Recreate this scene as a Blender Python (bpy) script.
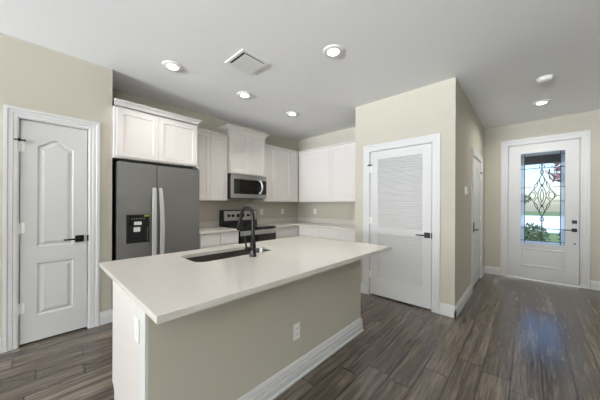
import bpy, bmesh, math, random
from mathutils import Vector, Matrix
random.seed(7)
S = bpy.context.scene
COL = S.collection
for o in list(bpy.data.objects): bpy.data.objects.remove(o)

# ------------------------------------------------------------------ camera
EYE = 1.278
YAW, ROLL, FPX = .7494, -.004, 244.49
c, s, cr, sr = math.cos(YAW), math.sin(YAW), math.cos(ROLL), math.sin(ROLL)
R, F, U = Vector((c, s, 0)), Vector((-s, c, 0)), Vector((0, 0, 1))
cx, cy, cz = R*cr - U*sr, R*sr + U*cr, -F
cam = bpy.data.objects.new('camera', bpy.data.cameras.new('camera'))
COL.objects.link(cam)
cam.matrix_world = Matrix(((cx.x, cy.x, cz.x, 0), (cx.y, cy.y, cz.y, 0), (cx.z, cy.z, cz.z, EYE), (0, 0, 0, 1)))
cam.data.sensor_width = 36
cam.data.lens = FPX/600*36
cam.data.shift_y = 4.83/600
cam.data.clip_start = .02
cam.data.clip_end = 300
S.camera = cam

# ------------------------------------------------------------------ sky, sun, window light, added fill, exposure
W = bpy.data.worlds.new('sky'); S.world = W; W.use_nodes = True
wn = W.node_tree
bg = wn.nodes['Background']
sky = wn.nodes.new('ShaderNodeTexSky'); sky.sky_type = 'NISHITA'; sky.sun_disc = False
sky.sun_elevation = math.radians(42); sky.sun_rotation = math.radians(70); sky.air_density = 1.1; sky.dust_density = 1.5
wn.links.new(sky.outputs[0], bg.inputs[0]); bg.inputs[1].default_value = .29
sun = bpy.data.objects.new('sun', bpy.data.lights.new('sun', 'SUN')); COL.objects.link(sun)
sun.data.energy = 4.5; sun.data.angle = .01; sun.data.color = (1, .95, .86)
sun.rotation_euler = (0, math.radians(48), math.radians(8))     # high, from the right hand side of the house
def area(name, loc, rot, sx, sy, watts, col, spread=130):
    l = bpy.data.lights.new(name, 'AREA'); l.shape = 'RECTANGLE'; l.size = sx; l.size_y = sy; l.energy = watts; l.color = col; l.spread = math.radians(spread)
    o = bpy.data.objects.new(name, l); COL.objects.link(o); o.location = loc; o.rotation_euler = rot
    return o
DAY = (.925, .955, 1)
area('window_daylight_a', (-1.85, -8.85, 1.28), (math.radians(150), 0, 0), 2.3, 2.2, 2300, DAY)
area('window_daylight_b', (1.35, -8.85, 1.28), (math.radians(150), 0, 0), 2.3, 2.2, 1000, DAY)
area('window_daylight_c', (2.95, -1.6, 1.55), (math.radians(148), 0, math.radians(90)), 1.6, 1.3, 105, DAY)  # added fill, tilted up from the unseen right side to brighten the ceiling
vs = S.view_settings
vs.view_transform = 'Standard'; vs.look = 'None'; vs.exposure = .07; vs.gamma = 1; vs.use_curve_mapping = False
LAMP_W = 4.6

# ------------------------------------------------------------------ materials
def lin(c):
    return tuple(((v/255)/12.92 if v/255 <= .04045 else ((v/255+.055)/1.055)**2.4) for v in c) + (1,)
def mat(name, rgb, rough=.5, metal=0, spec=.5, bump=0, bscale=200, var=0, vscale=3, coat=0):
    m = bpy.data.materials.new(name); m.use_nodes = True
    n = m.node_tree.nodes; l = m.node_tree.links; b = n['Principled BSDF']
    b.inputs['Base Color'].default_value = lin(rgb); b.inputs['Roughness'].default_value = rough
    b.inputs['Metallic'].default_value = metal; b.inputs['Specular IOR Level'].default_value = spec
    b.inputs['Coat Weight'].default_value = coat
    tc = n.new('ShaderNodeTexCoord')
    if var:
        t = n.new('ShaderNodeTexNoise'); t.inputs['Scale'].default_value = vscale; t.inputs['Detail'].default_value = 5
        l.new(tc.outputs['Object'], t.inputs['Vector'])
        r = n.new('ShaderNodeMix'); r.data_type = 'RGBA'
        r.inputs[6].default_value = tuple(v*(1-var) for v in lin(rgb)[:3])+(1,)
        r.inputs[7].default_value = tuple(min(1, v*(1+var)) for v in lin(rgb)[:3])+(1,)
        l.new(t.outputs['Fac'], r.inputs[0]); l.new(r.outputs[2], b.inputs['Base Color'])
    if bump:
        t = n.new('ShaderNodeTexNoise'); t.inputs['Scale'].default_value = bscale; t.inputs['Detail'].default_value = 3
        l.new(tc.outputs['Object'], t.inputs['Vector'])
        bp = n.new('ShaderNodeBump'); bp.inputs['Strength'].default_value = bump; bp.inputs['Distance'].default_value = .004
        l.new(t.outputs['Fac'], bp.inputs['Height']); l.new(bp.outputs[0], b.inputs['Normal'])
    return m
def emit(name, rgb, strength):
    m = mat(name, rgb); b = m.node_tree.nodes['Principled BSDF']
    b.inputs['Emission Color'].default_value = lin(rgb); b.inputs['Emission Strength'].default_value = strength
    return m
M = {}
M['wall'] = mat('beige_wall_paint', (187, 182, 167), .75, spec=.25, bump=.08, bscale=160, var=.015, vscale=2)
M['ceil'] = mat('ceiling_knockdown_paint', (240, 240, 240), .85, spec=.2, bump=.16, bscale=38)
M['trim'] = mat('white_trim_paint', (208, 207, 205), .5, spec=.5, var=.01)
M['door'] = mat('white_door_paint', (203, 202, 200), .5, spec=.5, bump=.02, bscale=90, var=.01)
M['cab'] = mat('white_cabinet_paint', (214, 209, 204), .5, spec=.5, var=.01)
M['quartz'] = mat('off_white_quartz', (210, 205, 196), .12, spec=.5, var=.03, vscale=14)
M['black'] = mat('matte_black_metal', (22, 21, 22), .38, metal=.4)
M['blackg'] = mat('black_glass', (12, 12, 13), .08, spec=.6)
M['blackp'] = mat('black_plastic', (20, 20, 21), .35)
M['darkgap'] = mat('dark_cavity', (14, 13, 12), .8)  # near black colour for the shade behind the vent louvers
M['chrome'] = mat('chrome', (225, 225, 225), .15, metal=1)
M['white_pl'] = mat('white_plastic', (232, 231, 226), .35)
M['screw'] = mat('dark_socket_slot', (60, 58, 54), .5)
M['lamp'] = emit('lit_lamp_lens', (255, 250, 240), 9)
M['green_st'] = mat('yellow_green_sticker', (190, 195, 60), .5)
M['tag'] = mat('grey_white_sticker', (205, 205, 205), .5)
M['alum'] = mat('threshold_aluminium', (190, 188, 184), .35, metal=.6)
M['grey'] = mat('grey_legend', (150, 150, 150), .5)
M['grass'] = mat('lawn_grass', (96, 116, 58), .9, bump=.6, bscale=40, var=.25, vscale=6)
M['concrete'] = mat('pale_concrete', (205, 200, 190), .85, var=.05, vscale=3)
M['leaf'] = mat('green_leaf', (72, 98, 48), .6, var=.3, vscale=3)
M['leaf_dark'] = mat('dark_green_leaf', (42, 62, 42), .6, var=.3, vscale=3)
M['leaf_red'] = mat('reddish_leaf', (158, 104, 98), .6, var=.25, vscale=3)
M['bark'] = mat('tree_bark', (92, 74, 60), .9, bump=.6, bscale=30, var=.2, vscale=8)
M['soffit'] = mat('brown_porch_soffit', (58, 46, 40), .8, var=.1)
M['stucco'] = mat('exterior_stucco', (206, 198, 182), .9, bump=.3, bscale=60)
M['roof'] = mat('roof_shingle', (110, 100, 96), .9, var=.15, vscale=9)
M['street'] = mat('road_concrete', (226, 224, 220), .9, var=.06, vscale=5)

def steel():
    m = mat('brushed_stainless', (155, 154, 153), .34, metal=.9)
    n = m.node_tree.nodes; l = m.node_tree.links; b = n['Principled BSDF']
    tc = n.new('ShaderNodeTexCoord'); mp = n.new('ShaderNodeMapping'); mp.inputs['Scale'].default_value = (3, 3, 260)
    t = n.new('ShaderNodeTexNoise'); t.inputs['Scale'].default_value = 3
    l.new(tc.outputs['Object'], mp.inputs[0]); l.new(mp.outputs[0], t.inputs['Vector'])
    mr = n.new('ShaderNodeMapRange'); mr.inputs[3].default_value = .3; mr.inputs[4].default_value = .44
    l.new(t.outputs['Fac'], mr.inputs[0]); l.new(mr.outputs[0], b.inputs['Roughness'])
    return m
M['steel'] = steel()
M['steel_l'] = mat('light_stainless', (196, 195, 193), .28, metal=.9)
M['steel_m'] = mat('mid_stainless', (172, 170, 167), .3, metal=.9)
M['handle'] = mat('satin_handle_steel', (215, 214, 212), .3, metal=.55)
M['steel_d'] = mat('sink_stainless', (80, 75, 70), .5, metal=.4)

def floor_mat():
    m = bpy.data.materials.new('grey_brown_vinyl_plank'); m.use_nodes = True
    n = m.node_tree.nodes; l = m.node_tree.links; b = n['Principled BSDF']
    tc = n.new('ShaderNodeTexCoord'); sp = n.new('ShaderNodeSeparateXYZ'); l.new(tc.outputs['Object'], sp.inputs[0])
    PW, PL, OX = .168, 1.22, .082
    def math_(op, a, bb=None):
        q = n.new('ShaderNodeMath'); q.operation = op
        for i, v in enumerate((a, bb)):
            if v is None: continue
            if isinstance(v, (int, float)): q.inputs[i].default_value = v
            else: l.new(v, q.inputs[i])
        return q.outputs[0]
    u = math_('DIVIDE', math_('SUBTRACT', sp.outputs[0], OX), PW)
    row = math_('FLOOR', u); fu = math_('SUBTRACT', u, row)
    wn1 = n.new('ShaderNodeTexWhiteNoise'); wn1.noise_dimensions = '1D'; l.new(row, wn1.inputs['W'])
    v = math_('ADD', math_('DIVIDE', sp.outputs[1], PL), wn1.outputs['Value'])
    cl = math_('FLOOR', v); fv = math_('SUBTRACT', v, cl)
    du = math_('MULTIPLY', math_('MINIMUM', fu, math_('SUBTRACT', 1, fu)), PW)
    dv = math_('MULTIPLY', math_('MINIMUM', fv, math_('SUBTRACT', 1, fv)), PL)
    seam = math_('MINIMUM', du, dv)
    sm = n.new('ShaderNodeMapRange'); sm.inputs[1].default_value = .0022; sm.inputs[2].default_value = .006; l.new(seam, sm.inputs[0])
    cb = n.new('ShaderNodeCombineXYZ'); l.new(row, cb.inputs[0]); l.new(cl, cb.inputs[1])
    wn2 = n.new('ShaderNodeTexWhiteNoise'); wn2.noise_dimensions = '3D'; l.new(cb.outputs[0], wn2.inputs['Vector'])
    # grain: long streaks, shifted for every plank
    gx = math_('ADD', math_('MULTIPLY', sp.outputs[0], 30), math_('MULTIPLY', wn2.outputs['Value'], 57))
    gy = math_('MULTIPLY', sp.outputs[1], 1.6)
    gc = n.new('ShaderNodeCombineXYZ'); l.new(gx, gc.inputs[0]); l.new(gy, gc.inputs[1]); l.new(wn2.outputs['Value'], gc.inputs[2])
    g1 = n.new('ShaderNodeTexNoise'); g1.inputs['Scale'].default_value = 1; g1.inputs['Detail'].default_value = 6; g1.inputs['Roughness'].default_value = .65; g1.inputs['Distortion'].default_value = .8
    l.new(gc.outputs[0], g1.inputs['Vector'])
    g2 = n.new('ShaderNodeTexNoise'); g2.inputs['Scale'].default_value = 3.5; g2.inputs['Detail'].default_value = 4; l.new(gc.outputs[0], g2.inputs['Vector'])
    tone = math_('ADD', math_('ADD', math_('MULTIPLY', g1.outputs['Fac'], .75), math_('MULTIPLY', g2.outputs['Fac'], .35)), math_('MULTIPLY', wn2.outputs['Value'], .12))
    rp = n.new('ShaderNodeValToRGB'); l.new(tone, rp.inputs[0])
    e = rp.color_ramp.elements
    e[0].position = .38; e[0].color = lin((46, 39, 34)); e[1].position = .88; e[1].color = lin((138, 126, 113))
    k = e.new(.6); k.color = lin((84, 74, 65))
    mx = n.new('ShaderNodeMix'); mx.data_type = 'RGBA'; mx.inputs[6].default_value = lin((34, 28, 25))
    l.new(sm.outputs[0], mx.inputs[0]); l.new(rp.outputs[0], mx.inputs[7]); l.new(mx.outputs[2], b.inputs['Base Color'])
    bp = n.new('ShaderNodeBump'); bp.inputs['Strength'].default_value = .15; bp.inputs['Distance'].default_value = .002
    hh = math_('ADD', sm.outputs[0], math_('MULTIPLY', g2.outputs['Fac'], .25)); l.new(hh, bp.inputs['Height']); l.new(bp.outputs[0], b.inputs['Normal'])
    b.inputs['Roughness'].default_value = .2; b.inputs['Specular IOR Level'].default_value = .8
    return m
M['floor'] = floor_mat()

def glass_mat(name, tint, diffuse=0, rgb=(225, 236, 255)):
    m = bpy.data.materials.new(name); m.use_nodes = True
    n = m.node_tree.nodes; l = m.node_tree.links; n.clear()
    out = n.new('ShaderNodeOutputMaterial'); tr = n.new('ShaderNodeBsdfTransparent'); tr.inputs[0].default_value = tint
    gl = n.new('ShaderNodeBsdfGlossy'); gl.inputs['Roughness'].default_value = .3
    fr = n.new('ShaderNodeFresnel'); fr.inputs[0].default_value = 1.2
    mx = n.new('ShaderNodeMixShader'); l.new(fr.outputs[0], mx.inputs[0]); l.new(tr.outputs[0], mx.inputs[1]); l.new(gl.outputs[0], mx.inputs[2])
    res = mx
    if diffuse:
        tl = n.new('ShaderNodeBsdfTranslucent'); tl.inputs[0].default_value = lin(rgb)
        m2 = n.new('ShaderNodeMixShader'); m2.inputs[0].default_value = diffuse
        l.new(mx.outputs[0], m2.inputs[1]); l.new(tl.outputs[0], m2.inputs[2]); res = m2
    l.new(res.outputs[0], out.inputs[0])
    return m
M['glass'] = glass_mat('clear_window_glass', (.84, .92, 1, 1))
M['border_glass'] = glass_mat('bluish_bevelled_border_glass', (.78, .87, 1, 1), .45)

# ------------------------------------------------------------------ mesh helpers
class MB:
    """collects shapes in (u, v, n) and links them as one mesh"""
    def __init__(self, f=None):
        self.bm = bmesh.new(); self.f = f or (lambda u, v, n: (u, v, n))
    def V(self, p): return self.bm.verts.new(self.f(*p))
    def box(self, u0, u1, v0, v1, n0, n1, bev=0):
        vs = [self.V((u, v, n)) for u in (u0, u1) for v in (v0, v1) for n in (n0, n1)]
        fs = [self.bm.faces.new([vs[i] for i in q]) for q in ((0, 1, 3, 2), (4, 6, 7, 5), (0, 4, 5, 1), (2, 3, 7, 6), (0, 2, 6, 4), (1, 5, 7, 3))]
        if bev:
            ed = list({e for fc in fs for e in fc.edges})
            bmesh.ops.recalc_face_normals(self.bm, faces=fs)
            bmesh.ops.bevel(self.bm, geom=ed, offset=bev, segments=2, affect='EDGES', clamp_overlap=True)
        return self
    def extrude(self, prof, axis, a0, a1):
        """closed profile of 2-tuples swept along one axis (0, 1, 2) between a0 and a1"""
        def mk(p, a):
            q = [0, 0, 0]; o = [i for i in range(3) if i != axis]
            q[o[0]], q[o[1]], q[axis] = p[0], p[1], a
            return self.V(q)
        A = [mk(p, a0) for p in prof]; B = [mk(p, a1) for p in prof]; k = len(prof)
        for i in range(k): self.bm.faces.new([A[i], A[(i+1) % k], B[(i+1) % k], B[i]])
        self.bm.faces.new(A); self.bm.faces.new(B[::-1]); return self
    def loops(self, Ls, cap0=False, cap1=True):
        """skin a list of equal loops of (u, v, n) points"""
        vl = [[self.V(p) for p in L] for L in Ls]; k = len(Ls[0])
        for A, B in zip(vl, vl[1:]):
            for i in range(k): self.bm.faces.new([A[i], A[(i+1) % k], B[(i+1) % k], B[i]])
        if cap0: self.bm.faces.new(vl[0][::-1])
        if cap1: self.bm.faces.new(vl[-1])
        return self
    def lathe(self, cu, cv, prof, seg=28, caps=True):
        """profile of (radius, n) round the n axis through (cu, cv)"""
        self.loops([[(cu+r*math.cos(2*math.pi*i/seg), cv+r*math.sin(2*math.pi*i/seg), n) for i in range(seg)] for r, n in prof], caps, caps)
        return self
    def tube(self, pts, r, seg=8):
        pts = [Vector(p) for p in pts]; rr = r if isinstance(r, (list, tuple)) else [r]*len(pts); rings = []
        t0 = (pts[1]-pts[0]).normalized(); ref = Vector((0, 0, 1)) if abs(t0.z) < .9 else Vector((1, 0, 0))
        a = t0.cross(ref).normalized()
        for i, p in enumerate(pts):
            t = (pts[min(i+1, len(pts)-1)]-pts[max(i-1, 0)]).normalized()
            a = (a-t*a.dot(t)).normalized(); b = t.cross(a)
            rings.append([tuple(p+(a*math.cos(2*math.pi*k/seg)+b*math.sin(2*math.pi*k/seg))*rr[i]) for k in range(seg)])
        return self.loops(rings, True, True)
    def slab(self, u0, u1, v0, v1, n0, n1, panels):
        """a board whose front (n1) carries sunk panels: each (outline, [(inset, depth), ...])"""
        bm = self.bm
        outer = [(u0, v0), (u1, v0), (u1, v1), (u0, v1)]
        def ring(pts, n): return [self.V((p[0], p[1], n)) for p in pts]
        of = ring(outer, n1); ob = ring(outer, n0)
        for i in range(4): bm.faces.new([of[i], of[(i+1) % 4], ob[(i+1) % 4], ob[i]])
        bm.faces.new(ob[::-1])
        def edges(vv): return [bm.edges.get((vv[i], vv[(i+1) % len(vv)])) or bm.edges.new((vv[i], vv[(i+1) % len(vv)])) for i in range(len(vv))]
        E = edges(of)
        for outl, steps in panels:
            prev = ring(outl, n1); E += edges(prev)
            for ins, d in steps:
                cur = ring(offset(outl, ins), n1+d)
                k = len(cur)
                for i in range(k): bm.faces.new([prev[i], prev[(i+1) % k], cur[(i+1) % k], cur[i]])
                prev = cur
            bm.faces.new(prev)
        bmesh.ops.triangle_fill(bm, edges=E, use_beauty=True)
        return self
    def build(self, name, m, parent=None, smooth=False, loc=None):
        bm = self.bm
        bmesh.ops.recalc_face_normals(bm, faces=bm.faces)
        off = Vector(loc) if loc is not None else (Vector(parent['base']) if parent is not None else Vector((0, 0, 0)))
        for v in bm.verts: v.co -= off
        me = bpy.data.meshes.new(name); bm.to_mesh(me); bm.free()
        for mm in (m if isinstance(m, (list, tuple)) else [m]): me.materials.append(mm)
        if smooth:
            for p in me.polygons: p.use_smooth = True
            try: me.set_sharp_from_angle(angle=math.radians(38))
            except Exception: pass
        o = bpy.data.objects.new(name, me); COL.objects.link(o)
        if parent is not None:
            o.parent = parent
            if parent.type == 'MESH' and parent.parent is None: pass
            o['base'] = list(parent['base'])
        else:
            o.location = off; o['base'] = list(off)
        return o
def offset(pts, d):
    """inset a counter-clockwise outline"""
    k = len(pts); out = []
    for i in range(k):
        p0, p1, p2 = Vector(pts[i-1]), Vector(pts[i]), Vector(pts[(i+1) % k])
        a, b = (p1-p0).normalized(), (p2-p1).normalized()
        na, nb = Vector((-a.y, a.x)), Vector((-b.y, b.x))
        m = (na+nb); m = m/ max(.3, m.dot(na)) if m.length else na
        out.append(tuple(p1+m*d))
    return out
def rect(u0, u1, v0, v1): return [(u0, v0), (u1, v0), (u1, v1), (u0, v1)]
def rrect(u0, u1, v0, v1, r, k=6):
    out = []
    for cu, cv, a0 in ((u1-r, v0+r, -90), (u1-r, v1-r, 0), (u0+r, v1-r, 90), (u0+r, v0+r, 180)):
        for i in range(k+1):
            a = math.radians(a0+90*i/k); out.append((cu+r*math.cos(a), cv+r*math.sin(a)))
    return out
def FX(x): return lambda u, v, n: (x+n, u, v)       # face that looks towards +x : u = y, v = z
def FY(y): return lambda u, v, n: (u, y-n, v)       # face that looks towards -y : u = x, v = z
def FC(z): return lambda u, v, n: (u, v, z-n)       # ceiling face : n hangs down
def thing(name, label, cat, loc, group=None):
    o = bpy.data.objects.new(name, None); COL.objects.link(o); o.location = loc; o['base'] = list(loc)
    o['label'] = label; o['category'] = cat
    if group: o['group'] = group
    return o
def struct(name, loc=None):
    o = bpy.data.objects.new(name, None); COL.objects.link(o); o.location = loc or (0, 0, 0); o['base'] = list(loc or (0, 0, 0))
    o['kind'] = 'structure'; return o
def tag(o, label=None, cat=None, group=None, kind=None):
    for k_, v_ in (('label', label), ('category', cat), ('group', group), ('kind', kind)):
        if v_: o[k_] = v_
    return o
def ST(o, label=None, cat=None): return tag(o, label, cat, kind='structure')
def copy_tree(o, loc, label):
    r = o.copy(); COL.objects.link(r); r.location = loc; r['base'] = list(loc); r['label'] = label
    for ch in list(o.children):
        c1 = ch.copy(); COL.objects.link(c1); c1.parent = r
        for g in list(ch.children):
            c2 = g.copy(); COL.objects.link(c2); c2.parent = c1
    return r

# ------------------------------------------------------------------ the room
H = 2.74
XA, YA = -3.305, .554                 # pantry wall and where it ends
KX, KY = -3.85, 4.05                  # the two kitchen walls
CX, CY = -1.888, 3.242                # closet block
HX, FYW = -.603, 5.811                # hall wall, front wall
RX, BY = 3.0, -9.0                    # unseen right and rear walls of the living room
HRX, HRY = 1.35, 2.4                  # right side of the entrance hall
T = .12

ST(MB().box(-5.2, 3.2, -9.2, FYW+T, -.12, 0).build('floor', M['floor']), 'grey brown wood look plank floor throughout the kitchen and hall', 'floor')
ST(MB().box(-5.2, 3.2, -9.2, FYW+T, H, H+.2).build('ceiling', M['ceil']), 'pale grey textured ceiling with recessed lights', 'ceiling')

P0, P1, PH = -.1063, .3516, 2.035        # pantry door opening on the left wall
C0, C1, CH = -1.652, -.847, 2.035        # louvred closet door
E0, E1, EH = 4.43, 5.32, 2.035           # hall door
D0, D1, DH = -.2547, .602, 2.345         # front door
m = MB()
m.box(XA-T, XA, BY, P0-.015, 0, H); m.box(XA-T, XA, P1+.015, YA, 0, H); m.box(XA-T, XA, P0-.015, P1+.015, PH+.012, H)
m.box(KX, XA-T, YA-T, YA, 0, H)
ST(m.build('wall_left', M['wall']), 'beige wall around the narrow arched panel door', 'wall')
ST(MB().box(-5.1, -5.0, BY, YA, 0, H).box(-5.0, XA-T, -1.4, -1.3, 0, H).box(-5.0, KX, YA-T, YA, 0, H).build('wall_pantry', M['wall']), 'beige inner wall of the pantry behind the narrow door', 'wall')
ST(MB().box(KX-T, KX, YA, KY+T, 0, H).build('wall_kitchen', M['wall']), 'beige wall behind the refrigerator and range', 'wall')
ST(MB().box(KX, CX, KY, KY+T, 0, H).build('wall_kitchen_end', M['wall']), 'beige wall above the far white counter', 'wall')
m = MB()
m.box(CX, C0-.015, CY, CY+T, 0, H); m.box(C1+.015, HX, CY, CY+T, 0, H); m.box(C0-.015, C1+.015, CY, CY+T, CH+.012, H)
ST(m.build('wall_closet', M['wall']), 'beige wall around the louvred closet door', 'wall')
ST(MB().box(CX, CX+T, CY+T, KY, 0, H).box(CX, HX-T, KY, KY+T, 0, H).build('wall_closet_side', M['wall']), 'beige side wall of the closet facing the counter', 'wall')
m = MB()
m.box(HX-T, HX, CY+T, E0-.015, 0, H); m.box(HX-T, HX, E1+.015, FYW, 0, H); m.box(HX-T, HX, E0-.015, E1+.015, EH+.012, H)
m.box(HX-1.0, HX-.9, KY+T, FYW, 0, H)
ST(m.build('wall_hall', M['wall']), 'beige hall wall with thermostat leading to the front door', 'wall')
m = MB()
m.box(HX-1.0, D0-.015, FYW, FYW+T, 0, H); m.box(D1+.015, HRX+T, FYW, FYW+T, 0, H); m.box(D0-.015, D1+.015, FYW, FYW+T, DH+.012, H)
ST(m.build('wall_front', M['wall']), 'beige wall around the front door', 'wall')
ST(MB().box(HRX, HRX+T, HRY, FYW, 0, H).box(HRX, RX, HRY, HRY+T, 0, H).build('wall_hall_right', M['wall']), 'beige wall on the right of the entrance hall', 'wall')
# rear and right walls of the living room with their windows
m = MB()
W1, W2 = (-3.05, -.65), (.15, 2.55)
for a, b in ((XA-T, W1[0]), (W1[1], W2[0]), (W2[1], RX+T)): m.box(a, b, BY-T, BY, 0, H)
for a, b in (W1, W2): m.box(a, b, BY-T, BY, 2.42, H)
ST(m.build('wall_back', M['wall']), 'beige rear wall with two sliding glass doors', 'wall')
m = MB()
m.box(RX, RX+T, BY, -2.45, 0, H); m.box(RX, RX+T, -.75, HRY+T, 0, H); m.box(RX, RX+T, -2.45, -.75, 0, .85); m.box(RX, RX+T, -2.45, -.75, 2.25, H)
ST(m.build('wall_right', M['wall']), 'beige right wall of the living room with one window', 'wall')
for i, (a, b) in enumerate((W1, W2)):
    w = struct(f'window_{i+1}', ((a+b)/2, BY-T/2, 0)); tag(w, ('sliding glass door behind the island in the rear wall', 'sliding glass door nearer the right wall at the rear')[i], 'window')
    fm = MB(); mid = (a+b)/2; y0, y1 = BY-.08, BY-.03
    for u0, u1, v0, v1 in ((a, a+.06, .02, 2.42), (b-.06, b, .02, 2.42), (mid-.04, mid+.04, .02, 2.42), (a, b, 0, .08), (a, b, 2.34, 2.42)):
        fm.box(u0, u1, y0, y1, v0, v1)
    fm.build('window_frame', M['trim'], w)
    for u0, u1 in ((a+.06, mid-.04), (mid+.04, b-.06)): MB().box(u0, u1, BY-.06, BY-.05, .08, 2.34).build('pane', M['glass'], w)
w = struct('window_3', (RX+T/2, -1.6, .85)); tag(w, 'window in the right wall of the living room', 'window')
fm = MB()
for u0, u1, v0, v1 in ((-2.45, -2.4, .85, 2.25), (-.8, -.75, .85, 2.25), (-2.4, -.8, .85, .9), (-2.4, -.8, 2.2, 2.25), (-2.4, -.8, 1.53, 1.57)): fm.box(RX+.03, RX+.08, u0, u1, v0, v1)
fm.build('window_frame', M['trim'], w)
for v0, v1 in ((.9, 1.53), (1.57, 2.2)): MB().box(RX+.05, RX+.06, -2.4, -.8, v0, v1).build('pane', M['glass'], w)

# ---- baseboards
BP = [(0, 0), (.016, 0), (.016, .094), (.012, .1), (.013, .112), (.007, .126), (.004, .135), (0, .135)]
def base_x(name, x, runs, label):
    m = MB()
    for a, b in runs: m.extrude([(x+n, z) for n, z in BP], 1, a, b)
    return ST(m.build(name, M['trim']), label, 'baseboard')
def base_y(name, y, runs, label):
    m = MB()
    for a, b in runs: m.extrude([(y-n, z) for n, z in BP], 0, a, b)
    return ST(m.build(name, M['trim']), label, 'baseboard')
base_x('baseboard_left', XA, ((BY, P0-.097), (P1+.097, YA+.016)), 'white baseboard along the wall of the narrow panel door')
base_y('baseboard_closet', CY, ((CX, C0-.097), (C1+.097, HX+.016)), 'white baseboard beside the louvred closet door')
base_x('baseboard_hall', HX, ((CY-.016, E0-.097), (E1+.097, FYW)), 'white baseboard along the hall wall below the thermostat')
base_y('baseboard_front', FYW, ((HX, D0-.11), (D1+.11, HRX)), 'white baseboard beside the front door')

# ---- door casings (flat back band with stepped inner edge)
def casing(name, f, u0, u1, top, w, label):
    m = MB(f); g = .006
    for sgn, e in ((-1, u0-g), (1, u1+g)):
        o = e+sgn*w
        prof = [(e, .0), (e, .008), (e+sgn*.012, .013), (e+sgn*w*.35, .012), (e+sgn*w*.4, .016), (e+sgn*w*.68, .015), (e+sgn*w*.74, .02), (o, .02), (o, 0)]
        A = [(p[0], 0, p[1]) for p in prof]; B = [(p[0], top+g+abs(p[0]-e), p[1]) for p in prof]
        m.loops([A, B], True, True)
    prof = [(0, 0), (0, .008), (.012, .013), (w*.35, .012), (w*.4, .016), (w*.68, .015), (w*.74, .02), (w, .02), (w, 0)]
    m.loops([[(u0-g-p[0], top+g+p[0], p[1]) for p in prof], [(u1+g+p[0], top+g+p[0], p[1]) for p in prof]], True, True)
    # jamb lining inside the opening
    for a, b in ((u0-.015, u0-.003), (u1+.003, u1+.015)): m.box(a, b, 0, top+.012, -.115, .001)
    m.box(u0-.015, u1+.015, top+.002, top+.012, -.115, .001)
    m.box(u0-.003, u0+.008, 0, top, -.075, -.05); m.box(u1-.008, u1+.003, 0, top, -.075, -.05)      # stops
    return ST(m.build(name, M['trim']), label, 'door casing')
casing('trim_1', FX(XA), P0, P1, PH, .088, 'white moulded casing round the narrow arched panel door')
casing('trim_2', FY(CY), C0, C1, CH, .088, 'white moulded casing round the louvred closet door')
casing('trim_3', FX(HX), E0, E1, EH, .088, 'white casing round the hall side door')
casing('trim_4', FY(FYW), D0, D1, DH, .1, 'wide white casing round the front door')

# ---- door hardware
def lever(f, u, v, sgn, parent, n0):
    h = MB(f)
    h.box(u-.033, u+.033, v-.033, v+.033, n0, n0+.01, .002)
    o = h.build('door_handle', M['black'], parent)
    t = MB(f); t.tube([(u, v, n0+.008), (u, v, n0+.05)], .009, 10)
    t.loops([[(u+sgn*a, v+b, n0+.05+k) for b, k in ((-hh, -.006), (hh, -.006), (hh, .006), (-hh, .006))] for a, hh in ((-.012, .009), (.03, .009), (.08, .0075), (.118, .006))], True, True)
    t.build('lever', M['black'], o)
    return o
def hinge(f, u, v, parent, n0, m_='trim', side=-1):
    h = MB(f); h.box(u-.006, u+.03, v-.048, v+.048, n0, n0+.004); h.tube([(u-.004, v-.048, n0+.006), (u-.004, v+.048, n0+.006)], .009, 8)
    return h.build('hinge', M['white_pl'], parent)
def pin_stop(f, u, v, parent, n0):
    h = MB(f); h.tube([(u-.035, v, n0+.02), (u+.03, v, n0+.02)], .006, 8); h.tube([(u+.028, v, n0+.02), (u+.034, v, n0+.02)], .011, 8); h.tube([(u-.004, v-.01, n0+.01), (u-.004, v+.01, n0+.03)], .008, 8)
    return h.build('hinge_pin_stop', M['black'], parent)
PST = [(.01, -.009), (.022, -.009), (.045, -.001)]
def arch(u0, u1, v0, sh, top, k=18):
    pts = [(u0, v0), (u1, v0)]
    for i in range(k+1):
        q = i/k; pts.append((u1+(u0-u1)*q, sh+(top-sh)*(.5-.5*math.cos(2*math.pi*q))))
    return pts
# door 1: narrow pantry door
ND = -.008
d = struct('door_1', (XA, (P0+P1)/2, 0)); tag(d, 'narrow white two panel door with arched top panel', 'door')
MB(FX(XA)).slab(P0+.003, P1-.003, .018, PH-.003, ND-.035, ND, [(arch(.0, .246, .88, 1.815, 1.885), PST), (rect(.0, .246, .25, .73), PST)]).build('door_slab', M['door'], d)
lever(FX(XA), .2915, .93, -1, d, ND)
MB(FX(XA)).box(P1-.003, P1+.012, .9, .96, ND-.002, .009).build('strike_plate', M['black'], d)
for z in (1.79, 1.06, .34): hinge(FX(XA), P0, z, d, ND)
pin_stop(FX(XA), P0, 1.845, d, ND)
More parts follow.
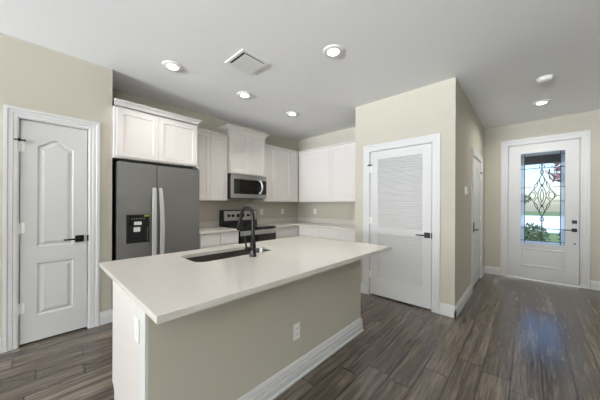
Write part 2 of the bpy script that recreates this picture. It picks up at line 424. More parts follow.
# door 2: louvred closet door
d = struct('door_2', ((C0+C1)/2, CY, 0)); tag(d, 'white louvred closet door with two slatted panels', 'door')
f = FY(CY); m = MB(f); a, b, n0, n1 = C0+.003, C1-.003, ND-.035, ND
LU0, LU1 = -1.535, -.955
m.box(a, LU0, .018, CH-.003, n0, n1); m.box(LU1, b, .018, CH-.003, n0, n1)
for v0, v1 in ((.018, .272), (.87, .965), (1.915, CH-.003)): m.box(LU0, LU1, v0, v1, n0, n1)
m.build('door_frame', M['door'], d)
for v0, v1 in ((.272, .87), (.965, 1.915)):
    m = MB(f); k = round((v1-v0)/.0316); st = (v1-v0)/k
    for i in range(k):
        v = v0+st*i
        pr = [(v-.005, n1-.008), (v-.004, n1-.001), (v+.001, n1-.001), (v+st*.8, n1-.018), (v+st*.7, n1-.024)]
        m.loops([[(u, q[0], q[1]) for q in pr] for u in (LU0, LU1)], True, True)
    m.box(LU0, LU1, v0, v1, n0, n0+.006)
    m.build('louver_panel', M['door'], d)
lever(f, -.897, .912, -1, d, ND)
MB(f).box(C1-.003, C1+.01, .875, .945, ND-.002, .009).build('strike_plate', M['black'], d)
for z in (1.79, 1.06, .3): hinge(f, C0, z, d, ND)
pin_stop(f, C0, 1.845, d, ND)
# door 3: hall door
d = struct('door_3', (HX, (E0+E1)/2, 0)); tag(d, 'white arched panel door in the hall wall past the thermostat', 'door')
f = FX(HX)
MB(f).slab(E0+.003, E1-.003, .018, EH-.003, ND-.035, ND, [(arch(E0+.13, E1-.13, .88, 1.78, 1.885), PST), (rect(E0+.13, E1-.13, .25, .73), PST)]).build('door_slab', M['door'], d)
h = MB(f).box(E0+.03, E0+.1, .87, 1.02, ND, ND+.022, .004).build('door_handle', M['black'], d)
MB(f).tube([(E0+.065, .91, ND+.02), (E0+.065, .91, ND+.06), (E0+.1, .91, ND+.062), (E0+.18, .91, ND+.062)], .009, 8).build('lever', M['black'], h)
for z in (1.79, 1.06, .34): hinge(f, E1, z, d, ND)
pin_stop(f, E1-.03, 1.845, d, ND)
# door 4: front door
d = struct('door_4', ((D0+D1)/2, FYW, 0)); tag(d, 'white front door with tall leaded decorative glass', 'door')
f = FY(FYW); a, b, n0, n1 = D0+.003, D1-.003, -.055, -.01
G0, G1, GB, GT = -.088, .446, .625, 2.185
m = MB(f)
m.box(a, G0, .03, DH-.003, n0, n1); m.box(G1, b, .03, DH-.003, n0, n1); m.box(G0, G1, GT, DH-.003, n0, n1)
m.slab(G0, G1, .03, GB, n0, n1, [(rect(G0+.0001-.0+.002, G1-.002, .225, .545), [(.012, .006), (.022, .006), (.034, -.006), (.05, -.004)])])
m.build('door_slab', M['door'], d)
m = MB(f)
for q0, q1, r0, r1 in ((G0-.028, G0, GB-.028, GT+.028), (G1, G1+.028, GB-.028, GT+.028), (G0, G1, GB-.028, GB), (G0, G1, GT, GT+.028)):
    m.box(q0, q1, r0, r1, n1, n1+.012, .004)
gf = m.build('glass_frame', M['door'], d)
gi = .05
I0, I1, IB, IT = G0+gi, G1-gi, GB+gi, GT-gi
MB(f).box(I0, I1, IB, IT, -.036, -.032).build('glass_pane', M['glass'], d)
m = MB(f)
for q0, q1, r0, r1 in ((G0, I0, GB, GT), (I1, G1, GB, GT), (I0, I1, GB, IB), (I0, I1, IT, GT)): m.box(q0, q1, r0, r1, -.036, -.032)
m.build('border_glass', M['border_glass'], d)
# leading
m = MB(f); nn = -.03; gm = (G0+G1)/2; gw = (I1-I0)
def came(pts, r=.005): m.tube([(p[0], p[1], nn) for p in pts], r, 6)
for q in (I0, I1): came([(q, GB), (q, GT)])
for q in (IB, IT): came([(G0, q), (G1, q)])
hz = [GB+(GT-GB)*t_ for t_ in (.17, .47, .62, .83)]
for q in hz:
    if .3 < (q-GB)/(GT-GB) < .65: came([(G0, q), (gm-.13, q)]); came([(gm+.13, q), (G1, q)])
    else: came([(G0, q), (G1, q)])
zc = GB+.53*(GT-GB)
def ell(cu, cv, ru, rv, k=18): return [(cu+ru*math.cos(2*math.pi*i/k), cv+rv*math.sin(2*math.pi*i/k)) for i in range(k+1)]
came([(gm, zc+.36), (gm, IT)], .0068); came([(gm, IB), (gm, zc-.36)], .0068)
def leafshape(cu, cv, ru, rv, k=14):
    L = [(cu+ru*math.sin(math.pi*i/k)**1.3, cv-rv+2*rv*i/k) for i in range(k+1)]
    return L+[(2*cu-p[0], p[1]) for p in L[::-1]]
came(leafshape(gm, zc, .05, .2)); came(leafshape(gm, zc+.26, .03, .11)); came(leafshape(gm, zc-.26, .03, .11))
came(leafshape(gm, zc, .022, .12)); came(ell(gm, zc+.4, .022, .035)); came(ell(gm, zc-.4, .022, .035)); came(ell(gm, IT-.19, .03, .03)); came(ell(gm, IB+.16, .022, .022))
for sg in (-1, 1):
    came([(gm, zc+.36), (gm+sg*.05, zc+.24), (gm+sg*.06, zc+.16), (gm+sg*.12, zc+.08), (gm+sg*.17, zc)])
    came([(gm, zc-.36), (gm+sg*.05, zc-.24), (gm+sg*.06, zc-.16), (gm+sg*.12, zc-.08), (gm+sg*.17, zc)])
    came([(gm+sg*.05, zc+.24), (gm+sg*.09, zc+.17), (gm+sg*.1, zc+.1), (gm+sg*.05, zc+.02)])
    came([(gm+sg*.05, zc-.24), (gm+sg*.09, zc-.17), (gm+sg*.1, zc-.1), (gm+sg*.05, zc-.02)])
    came(ell(gm+sg*.115, zc, .035, .06))
    came([(gm+sg*.17, zc), (I1 if sg > 0 else I0, zc+.0)])
m.build('leading', M['black'], d)
dl = MB(f).box(.518, .574, .995, 1.05, n1, n1+.018, .003).build('deadbolt', M['black'], d)
hd = MB(f).box(.518, .576, .862, .92, n1, n1+.012, .003).build('door_handle', M['black'], d)
MB(f).tube([(.547, .891, n1+.01), (.547, .891, n1+.05), (.53, .891, n1+.054), (.43, .891, n1+.054)], .0075, 8).build('lever', M['black'], hd)
MB(f).tube([(.55, .675, n1), (.55, .675, n1+.012)], .012, 14).build('lock_button', M['black'], d)
MB(f).box(D0-.012, D1+.012, 0, .024, -.1, .012, .003).build('threshold', M['alum'], d)

# ------------------------------------------------------------------ cabinets
SH = [(.0045, -.007)]
def shaker(f, u0, u1, v0, v1, n0, parent, name='door', st=.057, t=.02):
    return MB(f).slab(u0+.0015, u1-.0015, v0+.0015, v1-.0015, n0, n0+t, [(rect(u0+st, u1-st, v0+st, v1-st), SH)]).build(name, M['cab'], parent)
def flat(f, u0, u1, v0, v1, n0, parent, name='drawer', t=.02):
    return MB(f).box(u0+.003, u1-.003, v0+.0015, v1-.0015, n0, n0+t, .002).build(name, M['cab'], parent)
def crown_x(x, y0, y1, z0, z1, out, parent, left=True, right=True, xr=KX+.001):
    """crown moulding round the front and the ends of a cabinet that faces +x (from the wall KX)"""
    h_ = z1-z0
    pr = [(0, 0), (.008, 0), (.008, h_*.18), (out*.35, h_*.45), (out*.8, h_*.78), (out, h_*.82), (out, h_), (0, h_)]
    m = MB()
    l0 = out if left else 0; r0 = out if right else 0
    m.loops([[(KX+.001, y0-(n_ if left else 0), z0+z_) for n_, z_ in pr], [(x+n_, y0-(n_ if left else 0), z0+z_) for n_, z_ in pr],
             [(x+n_, y1+(n_ if right else 0), z0+z_) for n_, z_ in pr], [(xr, y1+(n_ if right else 0), z0+z_) for n_, z_ in pr]], True, True)
    m.box(KX+.001, x, y0, y1, z1-.012, z1-.002)
    return m.build('crown_molding', M['cab'], parent)

# over-refrigerator cabinet with its side panel
OX = -3.24
t = thing('refrigerator_cabinet', 'white two door cabinet with crown above the refrigerator', 'cabinet', (KX, 1.0, 1.785))
MB().box(KX+.002, OX, .556, 1.46, 1.78, 2.335).build('carcass', M['cab'], t)
MB().box(KX+.002, OX+.0, 1.478, 1.487, 0, 1.778).build('side_panel', M['cab'], t)
shaker(FX(OX), .58, .985, 1.795, 2.312, .001, t); shaker(FX(OX), 0.985, 1.448, 1.795, 2.312, .001, t)
crown_x(OX+.012, .5555, 1.455, 2.34, 2.4, .04, t, left=False, xr=-3.5)
# wall cabinets
def wallcab(label, y0, y1, splits, z0=1.336, z1=2.365, x=-3.54, top=.03, right=False):
    t = thing('wall_cabinet', label, 'cabinet', (KX, (y0+y1)/2, z0))
    MB().box(KX+.002, x, y0, y1, z0, z1).build('carcass', M['cab'], t)
    for a, b in zip(splits, splits[1:]): shaker(FX(x), a, b, z0+.006, z1-.012, .001, t)
    return t
t = wallcab('white two door wall cabinet between refrigerator and microwave', 1.488, 2.085, (1.5, 1.785, 2.075))
crown_x(-3.528, 1.488, 2.085, 2.36, 2.398, .02, t, False, False)
t = wallcab('tall white cabinet with flared crown above the microwave', 2.088, 2.81, (2.1, 2.45, 2.798), 1.782, 2.495, -3.49)
crown_x(-3.478, 2.088, 2.81, 2.488, 2.545, .055, t)
t = wallcab('white wall cabinet between microwave and the room corner', 2.813, 3.738, (2.822, 3.08, 3.5))
crown_x(-3.528, 2.813, 3.716, 2.36, 2.392, .018, t, False, False)
MB(FX(-3.54)).box(3.502, 3.718, 1.342, 2.353, .001, .021).build('corner_filler', M['cab'], t)
t = thing('wall_cabinet', 'white two door wall cabinet above the far counter outlet', 'cabinet', (-2.85, KY, 1.336))
YU = 3.74
MB().box(-3.518, -2.12, YU, KY-.002, 1.336, 2.37).build('carcass', M['cab'], t)
f = FY(YU)
shaker(f, -3.5, -2.712, 1.342, 2.358, .001, t); shaker(f, -2.712, -2.13, 1.342, 2.358, .001, t)
MB().box(-3.518, -2.118, YU-.03, KY-.002, 2.366, 2.392, .004).build('crown_molding', M['cab'], t)

# base cabinets
BX = -3.245
def basecab_x(label, y0, y1, cols):
    t = thing('base_cabinet', label, 'cabinet', (KX, (y0+y1)/2, 0))
    MB().box(KX+.002, BX, y0, y1, .1, .873).build('carcass', M['cab'], t)
    MB().box(KX+.002, BX-.06, y0, y1, 0, .1).build('toe_kick', M['cab'], t)
    for a, b in zip(cols, cols[1:]):
        flat(FX(BX), a, b, .7, .868, .001, t); shaker(FX(BX), a, b, .105, .695, .001, t)
    return t
basecab_x('white base cabinet between refrigerator and range', 1.49, 2.1, (1.495, 1.795, 2.096))
t = basecab_x('white base cabinet right of the range toward the corner', 2.842, 3.444, (2.847, 3.39))
MB(FX(BX)).box(3.393, 3.423, .105, .868, .001, .019).build('corner_filler', M['cab'], t)
t = thing('base_cabinet', 'long white base cabinet below the far counter', 'cabinet', (-2.55, KY, 0))
YB = 3.445
MB().box(-3.24, CX-.004, YB, KY-.002, .1, .873).build('carcass', M['cab'], t)
MB().box(-3.18, CX-.004, YB+.06, KY-.002, 0, .1).build('toe_kick', M['cab'], t)
for a, b in ((-3.2, -2.705), (-2.705, -2.3), (-2.3, -1.9)):
    flat(FY(YB), a, b, .7, .868, .001, t); shaker(FY(YB), a, b, .105, .695, .001, t)

# counters with their low backsplash
CT0, CT1, CE = .874, .905, -3.205
t = thing('countertop', 'short white counter between refrigerator and range', 'countertop', (KX, 1.78, CT0))
MB().box(KX+.002, CE, 1.489, 2.104, CT0, CT1, .003).build('counter_slab', M['quartz'], t)
MB().box(KX+.002, KX+.022, 1.489, 2.104, CT1, 1.0, .002).build('backsplash', M['quartz'], t)
t = thing('countertop', 'white L shaped counter running into the far corner', 'countertop', (KX, 3.4, CT0))
m = MB()
m.loops([[(x, y, z) for x, y in ((KX+.002, 2.838), (CE, 2.838), (CE, 3.405), (CX-.004, 3.405), (CX-.004, KY-.002), (KX+.002, KY-.002))] for z in (CT0, CT1)], True, True)
m.build('counter_slab', M['quartz'], t)
MB().box(KX+.002, KX+.022, 2.838, KY-.002, CT1, 1.0, .002).box(KX+.022, CX-.004, KY-.022, KY-.002, CT1, 1.0, .002).build('backsplash', M['quartz'], t)

# ------------------------------------------------------------------ refrigerator
RF = -3.2
t = thing('refrigerator', 'stainless side by side refrigerator with dispenser', 'refrigerator', (KX, 1.02, 0))
R0, R1, RM, RZ = .582, 1.474, .961, 1.737
MB().box(-3.83, RF-.075, R0+.004, R1-.004, .02, RZ-.015).build('body', M['blackp'], t)
MB().box(-3.6, RF-.05, R0+.02, R1-.02, .0, .06).build('kick_grille', M['blackp'], t)
# freezer door with a real recess for the dispenser
DS0, DS1, DZ0, DZ1 = .66, .884, .843, 1.162
fd = MB(FX(RF))
fd.slab(R0, RM-.003, .07, RZ, -.07, 0, [(rect(DS0, DS1, DZ0, DZ1), [(.0005, -.004)])])
fdo = fd.build('freezer_door', M['steel'], t)
dm = MB(FX(RF)).slab(DS0+.001, DS1-.001, DZ0+.001, DZ1-.001, -.0045, .004, [(rect(DS0+.015, DS1-.015, DZ0+.015, DZ0+.17), [(.004, -.002), (.008, -.006)])])
dsp = dm.build('dispenser', M['blackp'], fdo)
MB(FX(RF)).box(DS0+.015, DS1-.015, DZ0+.185, DZ1-.015, .0035, .0055).build('control_panel', M['blackg'], dsp)
m = MB(FX(RF))
for i in range(6): m.box(DS0+.045+i*.024, DS0+.058+i*.024, 1.113, 1.118, .0055, .006)
m.build('control_legend', M['grey'], dsp)
MB(FX(RF)).box(.733, .805, 1.045, 1.082, .0055, .0066).build('paper_tag', M['tag'], dsp)
MB(FX(RF)).box(.728, .79, .97, 1.02, .004, .012, .002).build('paddle', M['tag'], dsp)
MB(FX(RF)).box(.832, .884, 1.138, 1.155, .0042, .0062).build('sticker', M['green_st'], dsp)
MB(FX(RF)).box(DS0+.02, DS1-.02, DZ0+.012, DZ0+.03, .002, .012).build('drip_tray', M['blackp'], dsp)
rdo = MB(FX(RF)).box(RM+.003, R1, .07, RZ, -.07, 0, .006).build('refrigerator_door', M['steel'], t)
MB(FX(RF)).box(1.36, 1.42, 1.666, 1.673, 0, .0015).build('badge', M['steel_l'], rdo)
for yc, dr, sg in ((.93, fdo, -1), (.993, rdo, 1)):
    k = 14; L = []
    for i in range(k+1):
        q = i/k; z = .42+1.05*q; n_ = .02+.045*math.sin(math.pi*q)**.55; hw = .02+.004*math.sin(math.pi*q); bow = sg*.012*math.sin(math.pi*q)
        L.append([(yc+bow-hw, z, n_-.009), (yc+bow+hw, z, n_-.009), (yc+bow+hw*.8, z, n_+.009), (yc+bow-hw*.8, z, n_+.009)])
    m = MB(FX(RF)); m.loops(L, True, True)
    for z in (.44, 1.45): m.box(yc-.012, yc+.012, z-.018, z+.018, 0, .022)
    m.build('door_handle', M['handle'], dr, smooth=True)
for ya, yb in ((R0+.02, R0+.1), (R1-.1, R1-.02)): MB().box(RF-.12, RF-.02, ya, yb, RZ, RZ+.018).build('hinge_cover', M['blackp'], t)

# ------------------------------------------------------------------ microwave
MXF = -3.425; MY0, MY1, MZ0, MZ1 = 2.089, 2.796, 1.382, 1.779
t = thing('microwave', 'stainless over the range microwave', 'microwave', (KX, 2.458, MZ0))
MB().box(KX+.003, MXF-.03, MY0, MY1, MZ0, MZ1).build('body', M['blackp'], t)
f = FX(MXF)
m = MB(f)
m.box(MY0, MY1, MZ1-.085, MZ1-.002, -.028, 0, .003); m.box(MY0, MY1, MZ0+.004, MZ0+.07, -.028, 0, .003)
m.box(MY0, MY0+.045, MZ0+.07, MZ1-.085, -.028, 0)
m.build('front_frame', M['steel_m'], t)
MB(f).box(MY0+.02, MY1-.02, MZ1-.03, MZ1-.012, -.001, .002).build('vent_grille', M['steel'], t)
dd = MB(f).slab(MY0+.046, MY1-.15, MZ0+.071, MZ1-.086, -.028, .001, [(rrect(MY0+.075, MY1-.2, MZ0+.095, MZ1-.11, .015), [(.003, -.003)])]).build('door', M['blackg'], t)
MB(f).box(MY1-.149, MY1-.001, MZ0+.071, MZ1-.086, -.028, .0).build('control_panel', M['blackp'], t)
MB(f).tube([(MY1-.16, MZ0+.085, .0), (MY1-.145, MZ0+.1, .025), (MY1-.125, MZ0+.16, .04), (MY1-.122, MZ0+.2, .042), (MY1-.125, MZ0+.24, .04), (MY1-.145, MZ0+.295, .025), (MY1-.16, MZ0+.31, .0)], .015, 10).build('door_handle', M['steel_l'], dd, smooth=True)
MB().box(KX+.05, MXF-.06, MY0+.05, MY1-.05, MZ0-.008, MZ0).build('underside_filter', M['blackp'], t)

# ------------------------------------------------------------------ range
t = thing('range', 'freestanding stainless electric range with black glass top', 'range', (KX, 2.455, 0))
GY0, GY1, GXF = 2.108, 2.835, -3.2
MB().box(KX+.02, GXF-.045, GY0, GY1, .02, .885).build('body', M['blackp'], t)
MB().box(KX+.02, GXF-.002, GY0-.0, GY1+.0, .885, .912, .003).build('cooktop', M['blackg'], t)
for xx, yy, rr in ((-3.36, 2.26, .1), (-3.36, 2.64, .08), (-3.6, 2.26, .075), (-3.6, 2.64, .1)):
    MB(FC(.9128)).lathe(xx, yy, [(rr, .0004), (rr, 0), (rr-.004, 0), (rr-.004, .0004)], 32, False).build('burner_mark', M['grey'], t)
m = MB()
m.loops([[(x, y, z) for x, z in ((KX+.02, .9), (-3.745, .9), (-3.765, 1.185), (KX+.02, 1.185))] for y in (GY0, GY1)], True, True)
con = m.build('backguard', M['blackp'], t)
def cons(u, v, n): return (-3.745-.02*(v-.9)/.285+n, u, v)
MB(cons).box(GY0+.045, GY1-.01, 1.0, 1.165, .0005, .004).build('control_fascia', M['steel_l'], con)
for u in (GY0+.13, GY0+.21, GY1-.2, GY1-.12):
    kf = lambda a, b, n, u=u: cons(u+a, 1.085+b, n)
    MB(kf).lathe(0, 0, [(.026, .004), (.026, .012), (.021, .014), (.019, .034), (.0, .034)][:4], 20).box(-.003, .003, -.015, .015, .034, .037).build('knob', M['black'], con)
MB(cons).box(GY0+.29, GY1-.28, 1.055, 1.115, .004, .0055).build('clock_display', M['blackg'], con)
f = FX(GXF)
od = MB(f).slab(GY0+.004, GY1-.004, .2, .875, -.044, -.004, [(rect(GY0+.12, GY1-.12, .33, .66), [(.004, -.003)])]).build('oven_door', M['blackg'], t)
MB(f).box(GY0+.004, GY1-.004, .795, .868, -.004, .0).build('door_band', M['steel_l'], od)
m = MB(f); m.tube([(GY0+.05, .835, .045), (GY1-.05, .835, .045)], .013, 12)
for u in (GY0+.08, GY1-.08): m.box(u-.012, u+.012, .825, .845, 0, .042)
m.build('oven_handle', M['steel_l'], od, smooth=True)
MB(f).box(GY0+.004, GY1-.004, .04, .19, -.044, -.004, .003).build('storage_drawer', M['steel'], t)

# ------------------------------------------------------------------ island
IX0, IX1, IY0, IY1, IZ0, IZ1 = -2.028, -.915, .276, 2.228, .872, .899
SX0, SX1, SY0, SY1 = -1.882, -1.553, .705, 1.42
t = thing('island_countertop', 'large off white quartz island top with sink cutout', 'countertop', (-1.47, 1.25, IZ0))
m = MB()
hole = rrect(SX0, SX1, SY0, SY1, .075)
outer = rect(IX0, IX1, IY0, IY1)
for z in (IZ0, IZ1):
    ov = [m.V((x, y, z)) for x, y in outer]; hv = [m.V((x, y, z)) for x, y in hole]
    ed = [m.bm.edges.new((vv[i], vv[(i+1) % len(vv)])) for vv in (ov, hv) for i in range(len(vv))]
    bmesh.ops.triangle_fill(m.bm, edges=ed, use_beauty=True)
    if z == IZ0: o0, h0 = ov, hv
for A, B in ((o0, ov), (h0, hv)):
    for i in range(len(A)): m.bm.faces.new([A[i], A[(i+1) % len(A)], B[(i+1) % len(A)], B[i]])
m.build('countertop_slab', M['quartz'], t)
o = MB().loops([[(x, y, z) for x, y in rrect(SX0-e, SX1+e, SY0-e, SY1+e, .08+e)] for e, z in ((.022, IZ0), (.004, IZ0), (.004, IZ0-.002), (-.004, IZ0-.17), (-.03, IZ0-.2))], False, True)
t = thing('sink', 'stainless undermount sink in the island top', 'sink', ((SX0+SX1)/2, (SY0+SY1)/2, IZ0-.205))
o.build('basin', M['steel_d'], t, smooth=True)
MB(lambda u, v, n: (u, v, IZ0-.2+n)).lathe(-1.74, 1.03, [(.045, .0005), (.045, .003), (.03, .004), (.026, -.001)], 24).build('drain', M['chrome'], t)

# half wall under the bar side
WX0, WX1, WY0, WY1 = -1.4, -1.24, .34, 2.245
t = thing('island_half_wall', 'beige half wall carrying the bar side of the island', 'half wall', (-1.32, 1.29, 0))
MB().box(WX0, WX1, WY0, WY1, 0, IZ0-.001).build('wall_panel', M['wall'], t)
MB().box(WX0, WX1-.001, WY0-.012, WY0, 0, IZ0-.001).build('end_trim', M['trim'], t)
IB = [(0, 0), (.024, 0), (.024, .014), (.014, .02), (.018, .032), (.018, .06), (.009, .064), (.009, .07), (.016, .074), (.016, .096), (.007, .1), (.007, .106), (.012, .112), (.006, .13), (0, .138)]
m = MB()
m.loops([[(WX1+n, WY0-.012, z) for n, z in IB], [(WX1+n, WY1+n, z) for n, z in IB], [(WX0, WY1+n, z) for n, z in IB]], True, True)
m.build('baseboard', M['trim'], t)
# island cabinets, open to the kitchen side
t = thing('island_cabinet', 'white island base cabinet with end panel and toe notch', 'cabinet', (-1.67, 1.29, 0))
CB0 = -1.925
m = MB()
m.loops([[(x, y, z) for x, z in ((WX0-.001, 0), (CB0+.055, 0), (CB0+.055, .115), (CB0+.03, .145), (CB0, .155), (CB0, IZ0-.001), (WX0-.001, IZ0-.001))] for y in (WY0-.012, WY0+.006)], True, True)
m.build('end_panel', M['cab'], t)
m = MB()
m.box(CB0+.005, WX0-.001, WY1-.02, WY1, .1, IZ0-.001); m.box(CB0+.005, WX0-.001, WY0+.006, WY1-.02, .1, .118); m.box(WX0-.02, WX0-.001, WY0+.006, WY1-.02, .118, IZ0-.001)
m.box(CB0+.005, CB0+.016, WY0+.006, WY1, .82, IZ0-.001)
m.build('carcass', M['cab'], t)
MB().box(CB0+.06, WX0-.02, WY0+.007, WY1-.01, 0, .1).build('toe_kick', M['cab'], t)
f = lambda u, v, n: (CB0+.005-n, u, v)
ys = [WY0+.01+(WY1-WY0-.012)*i/4 for i in range(5)]
for a, b in zip(ys, ys[1:]):
    flat(f, a, b, .68, .86, .001, t); shaker(f, a, b, .16, .675, .001, t)

# faucet
FXp, FYp, FZ = -1.469, 1.076, IZ1
t = thing('faucet', 'matte black gooseneck pull down faucet on the island', 'faucet', (FXp, FYp, FZ))
L = lambda u, v, n: (FXp+u, FYp+v, FZ+n)
MB(L).lathe(0, 0, [(.027, 0), (.027, .006), (.024, .012), (.022, .06), (.021, .1), (.016, .106), (.0135, .112)], 20).build('base', M['black'], t, smooth=True)
pts = [(0, 0, .1), (0, 0, .2), (0, 0, .272)]
for i in range(1, 13):
    a = math.pi*i/12*.93; pts.append((-.078+.078*math.cos(a), 0, .272+.09*math.sin(a)))
e = Vector(pts[-1]); dr = (Vector(pts[-1])-Vector(pts[-2])).normalized()
pts.append(tuple(e+dr*.02))
MB(L).tube(pts, .014, 12).build('spout', M['black'], t, smooth=True)
p0 = e+dr*.018
MB(L).tube([tuple(p0), tuple(p0+dr*.01), tuple(p0+dr*.03), tuple(p0+dr*.085), tuple(p0+dr*.098)], [.013, .0165, .0165, .019, .018], 14).build('spray_head', M['black'], t, smooth=True)
h = MB(L).tube([(0, -.015, .058), (0, -.062, .058)], .0155, 12).build('handle_hub', M['black'], t, smooth=True)
MB(L).tube([(0, -.054, .062), (-.004, -.06, .1), (-.008, -.063, .155)], [.0075, .0065, .006], 10).build('lever', M['black'], h, smooth=True)
t = thing('air_gap', 'short chrome air gap cap just right of the faucet', 'air gap', (-1.485, 1.165, FZ))
L2 = lambda u, v, n: (-1.485+u, 1.165+v, FZ+n)
MB(L2).lathe(0, 0, [(.02, 0), (.02, .004), (.0155, .006), (.0155, .046), (.012, .052)], 18).build('cap', M['chrome'], t, smooth=True)

# ------------------------------------------------------------------ outlets, switch, thermostat
def plate(name, label, f, u, v, loc, cat='outlet', w=.07, h_=.115, kind='outlet', group=None):
    t = thing(name, label, cat, loc, group)
    MB(f).box(u-w/2, u+w/2, v-h_/2, v+h_/2, .0005, .006, .002).build('cover_plate', M['white_pl'], t)
    if kind == 'outlet':
        for dz in (-.022, .022):
            r = MB(f).loops([[(p[0], p[1], n) for p in rrect(u-.017, u+.017, v+dz-.014, v+dz+.014, .008, 3)] for n in (.005, .0075)], False, True).build('receptacle', M['white_pl'], t)
            MB(f).box(u-.008, u-.0055, v+dz-.004, v+dz+.006, .0075, .0079).box(u+.0055, u+.008, v+dz-.004, v+dz+.006, .0075, .0079).build('slot', M['screw'], r)
    else:
        MB(f).box(u-.016, u+.016, v-.033, v+.033, .005, .0085, .001).build('rocker', M['white_pl'], t)
    return t
plate('wall_outlet', 'white outlet on the beige island half wall', FX(WX1), 1.298, .35, (WX1, 1.298, .35))
plate('wall_outlet', 'white outlet just right of the range', FX(KX), 3.02, 1.133, (KX, 3.02, 1.133))
plate('wall_outlet', 'white outlet between the range and the corner, nearer the corner', FX(KX), 3.585, 1.136, (KX, 3.585, 1.136))
plate('wall_outlet', 'white outlet under the far wall cabinet, on the wall facing the room', FY(KY), -3.33, 1.138, (-3.33, KY, 1.138))
plate('wall_switch', 'white switch plate on the white end of the island', FY(WY0-.012), -1.36, .682, (-1.36, WY0-.012, .682), 'switch', kind='switch')
t = thing('thermostat', 'small white thermostat on the hall wall', 'thermostat', (HX, 3.86, 1.474))
MB(FX(HX)).box(3.8, 3.92, 1.42, 1.53, .0005, .008, .003).build('back_plate', M['white_pl'], t)
MB(FX(HX)).box(3.812, 3.908, 1.43, 1.52, .008, .026, .006).build('housing', M['white_pl'], t)
MB(FX(HX)).box(3.835, 3.885, 1.472, 1.508, .026, .0265).build('display', M['grey'], t)

# ------------------------------------------------------------------ ceiling fixtures
def downlight(x, y, label, watts=LAMP_W, spread=115):
    t = thing('recessed_light', label, 'ceiling light', (x, y, H), 'recessed ceiling lights')
    f = lambda u, v, n: (x+u, y+v, H-n)
    MB(f).lathe(0, 0, [(.098, .0005), (.096, .008), (.08, .014), (.056, .011)], 32).build('trim_ring', M['white_pl'], t, smooth=True)
    MB(f).lathe(0, 0, [(.055, .0112), (.052, .0145), (.036, .0155)], 32).build('lens', M['lamp'], t, smooth=True)
    l = bpy.data.lights.new('recessed_lamp', 'AREA'); l.shape = 'DISK'; l.size = .13; l.energy = watts; l.spread = math.radians(spread); l.color = (1, .97, .93)
    o = bpy.data.objects.new('recessed_lamp', l); COL.objects.link(o); o.parent = t; o.location = (0, 0, -.02)
    return t
for x, y, lb in ((-2.75, .97, 'lit recessed ceiling light in front of the refrigerator cabinet'),
                 (-1.355, 1.912, 'lit recessed ceiling light above the island bar edge, largest of the lights'),
                 (-2.76, 1.876, 'lit recessed ceiling light nearest the ceiling vent'),
                 (-2.762, 2.78, 'lit recessed ceiling light nearest the far cabinets'),
                 (.141, 4.85, 'lit recessed ceiling light in front of the front door')):
    if y > 4: downlight(x, y, lb, 13, 160)
    else: downlight(x, y, lb)
t = thing('ceiling_vent', 'white square supply vent in the kitchen ceiling', 'vent', (-2.115, 1.468, H))
f = lambda u, v, n: (-2.115+u, 1.468+v, H-n)
a = .16; m = MB(f)
for q in ((-a, -a+.028, -a, a), (a-.028, a, -a, a), (-a+.028, a-.028, -a, -a+.028), (-a+.028, a-.028, a-.028, a)): m.box(*q, .0005, .01)
m.build('frame', M['white_pl'], t)
MB(f).box(-a+.02, a-.02, -a+.02, a-.02, .0003, .001).build('duct_opening', M['darkgap'], t)  # flat dark plate, its colour stands in for shade inside the duct
for i in range(7):
    u = -a+.03+i*.0365
    MB(f).loops([[(u+du, v, n) for du, n in ((.017, .003), (.021, .003), (.009, .0185), (.005, .018))] for v in (-a+.05, a-.028)], True, True).build('louver', M['white_pl'], t)
t = thing('smoke_detector', 'round white smoke detector on the hall ceiling', 'smoke detector', (.142, 3.95, H))
f = lambda u, v, n: (.142+u, 3.95+v, H-n)
MB(f).lathe(0, 0, [(.072, .0005), (.072, .012), (.064, .014)], 32).build('base', M['white_pl'], t, smooth=True)
MB(f).lathe(0, 0, [(.062, .014), (.06, .03), (.045, .042), (.02, .044)], 32).build('housing', M['white_pl'], t, smooth=True)

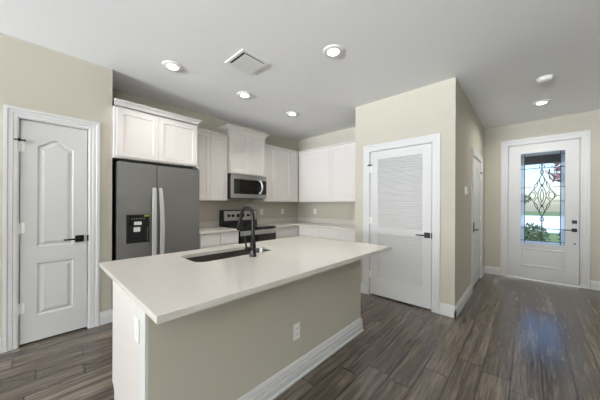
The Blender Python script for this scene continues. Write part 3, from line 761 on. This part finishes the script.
# ------------------------------------------------------------------ outside the front door
ST(MB().box(-40, 40, FYW+T, 90, -.3, -.2).build('lawn_ground', M['grass']), 'green lawn in front of the house', 'lawn')
ST(MB().box(-2.2, 2.2, FYW+T, 8.3, -.22, -.02).build('porch_slab', M['concrete']), 'pale concrete porch outside the front door', 'porch')
ST(MB().box(-2.4, 2.4, FYW+T, 8.15, 2.62, 2.8).box(-2.4, 2.4, 7.95, 8.15, 2.27, 2.62).build('porch_roof', M['soffit']), 'dark brown porch roof beam outside the front door', 'porch roof')
ST(MB().box(-40, 40, 19, 50, -.2, -.185).build('street', M['street']), 'pale street crossing beyond the lawn', 'street')
def foliage(mb, cen, rad, n, size):
    for _ in range(n):
        while True:
            p = Vector((random.uniform(-1, 1), random.uniform(-1, 1), random.uniform(-1, 1)))
            if .35 < p.length < 1: break
        q = Vector((cen[0]+p.x*rad[0], cen[1]+p.y*rad[1], cen[2]+p.z*rad[2]))
        a = Vector((random.gauss(0, 1), random.gauss(0, 1), random.gauss(0, 1))).normalized(); b = a.orthogonal().normalized(); s_ = size*random.uniform(.6, 1.3)
        mb.bm.faces.new([mb.bm.verts.new(v) for v in (q-a*s_, q+b*s_*.4, q+a*s_, q-b*s_*.4)])
def plant(name, label, cat, x, y, trunk, crown, n, size, leaf, r=.09, group=None):
    t = thing(name, label, cat, (x, y, -.2), group)
    m = MB(); m.tube([(x, y, -.2), (x+.05, y, trunk*.5), (x, y+.03, trunk)], [r, r*.8, r*.55], 8)
    for k in range(5):
        a = k*1.26; m.tube([(x, y, trunk*.85), (x+math.cos(a)*crown[0]*.6, y+math.sin(a)*crown[1]*.6, trunk+crown[2]*.9)], [r*.45, r*.15], 6)
    m.build('trunk' if cat == 'tree' else 'stem', M['bark'], t)
    m = MB(); foliage(m, (x, y, trunk+crown[2]*.8), crown, n, size); m.build('foliage', M[leaf], t)
    return t
for x, y, hh, lb, lf in ((-.95, 9.2, .2, 'dark green shrub at the porch seen low at the left of the door glass', 'leaf_dark'), (.05, 9.5, .12, 'low green shrub seen at the bottom middle of the door glass', 'leaf'),
                         (1.0, 9.3, .2, 'dark green shrub at the porch seen low at the right of the door glass', 'leaf_dark')):
    plant('garden_shrub', lb, 'shrub', x, y, hh, (.4, .4, .36), 700, .06, lf, .02, 'shrubs beside the porch')
plant('street_tree', 'reddish leaved tree seen through the right of the door glass', 'tree', 1.0, 12.5, 2.1, (.5, .5, .5), 190, .1, 'leaf_red', .03)
for x, y, lb in ((-9, 64, 'broad green tree across the street, far left through the door glass'), (-2.6, 70, 'broad green tree across the street, left of centre in the door glass'), (13, 62, 'broad green tree across the street, rightmost through the door glass')):
    plant('far_tree', lb, 'tree', x, y, 1.6, (3.2, 2.2, 1.3), 700, .35, 'leaf', .2, 'trees across the street')
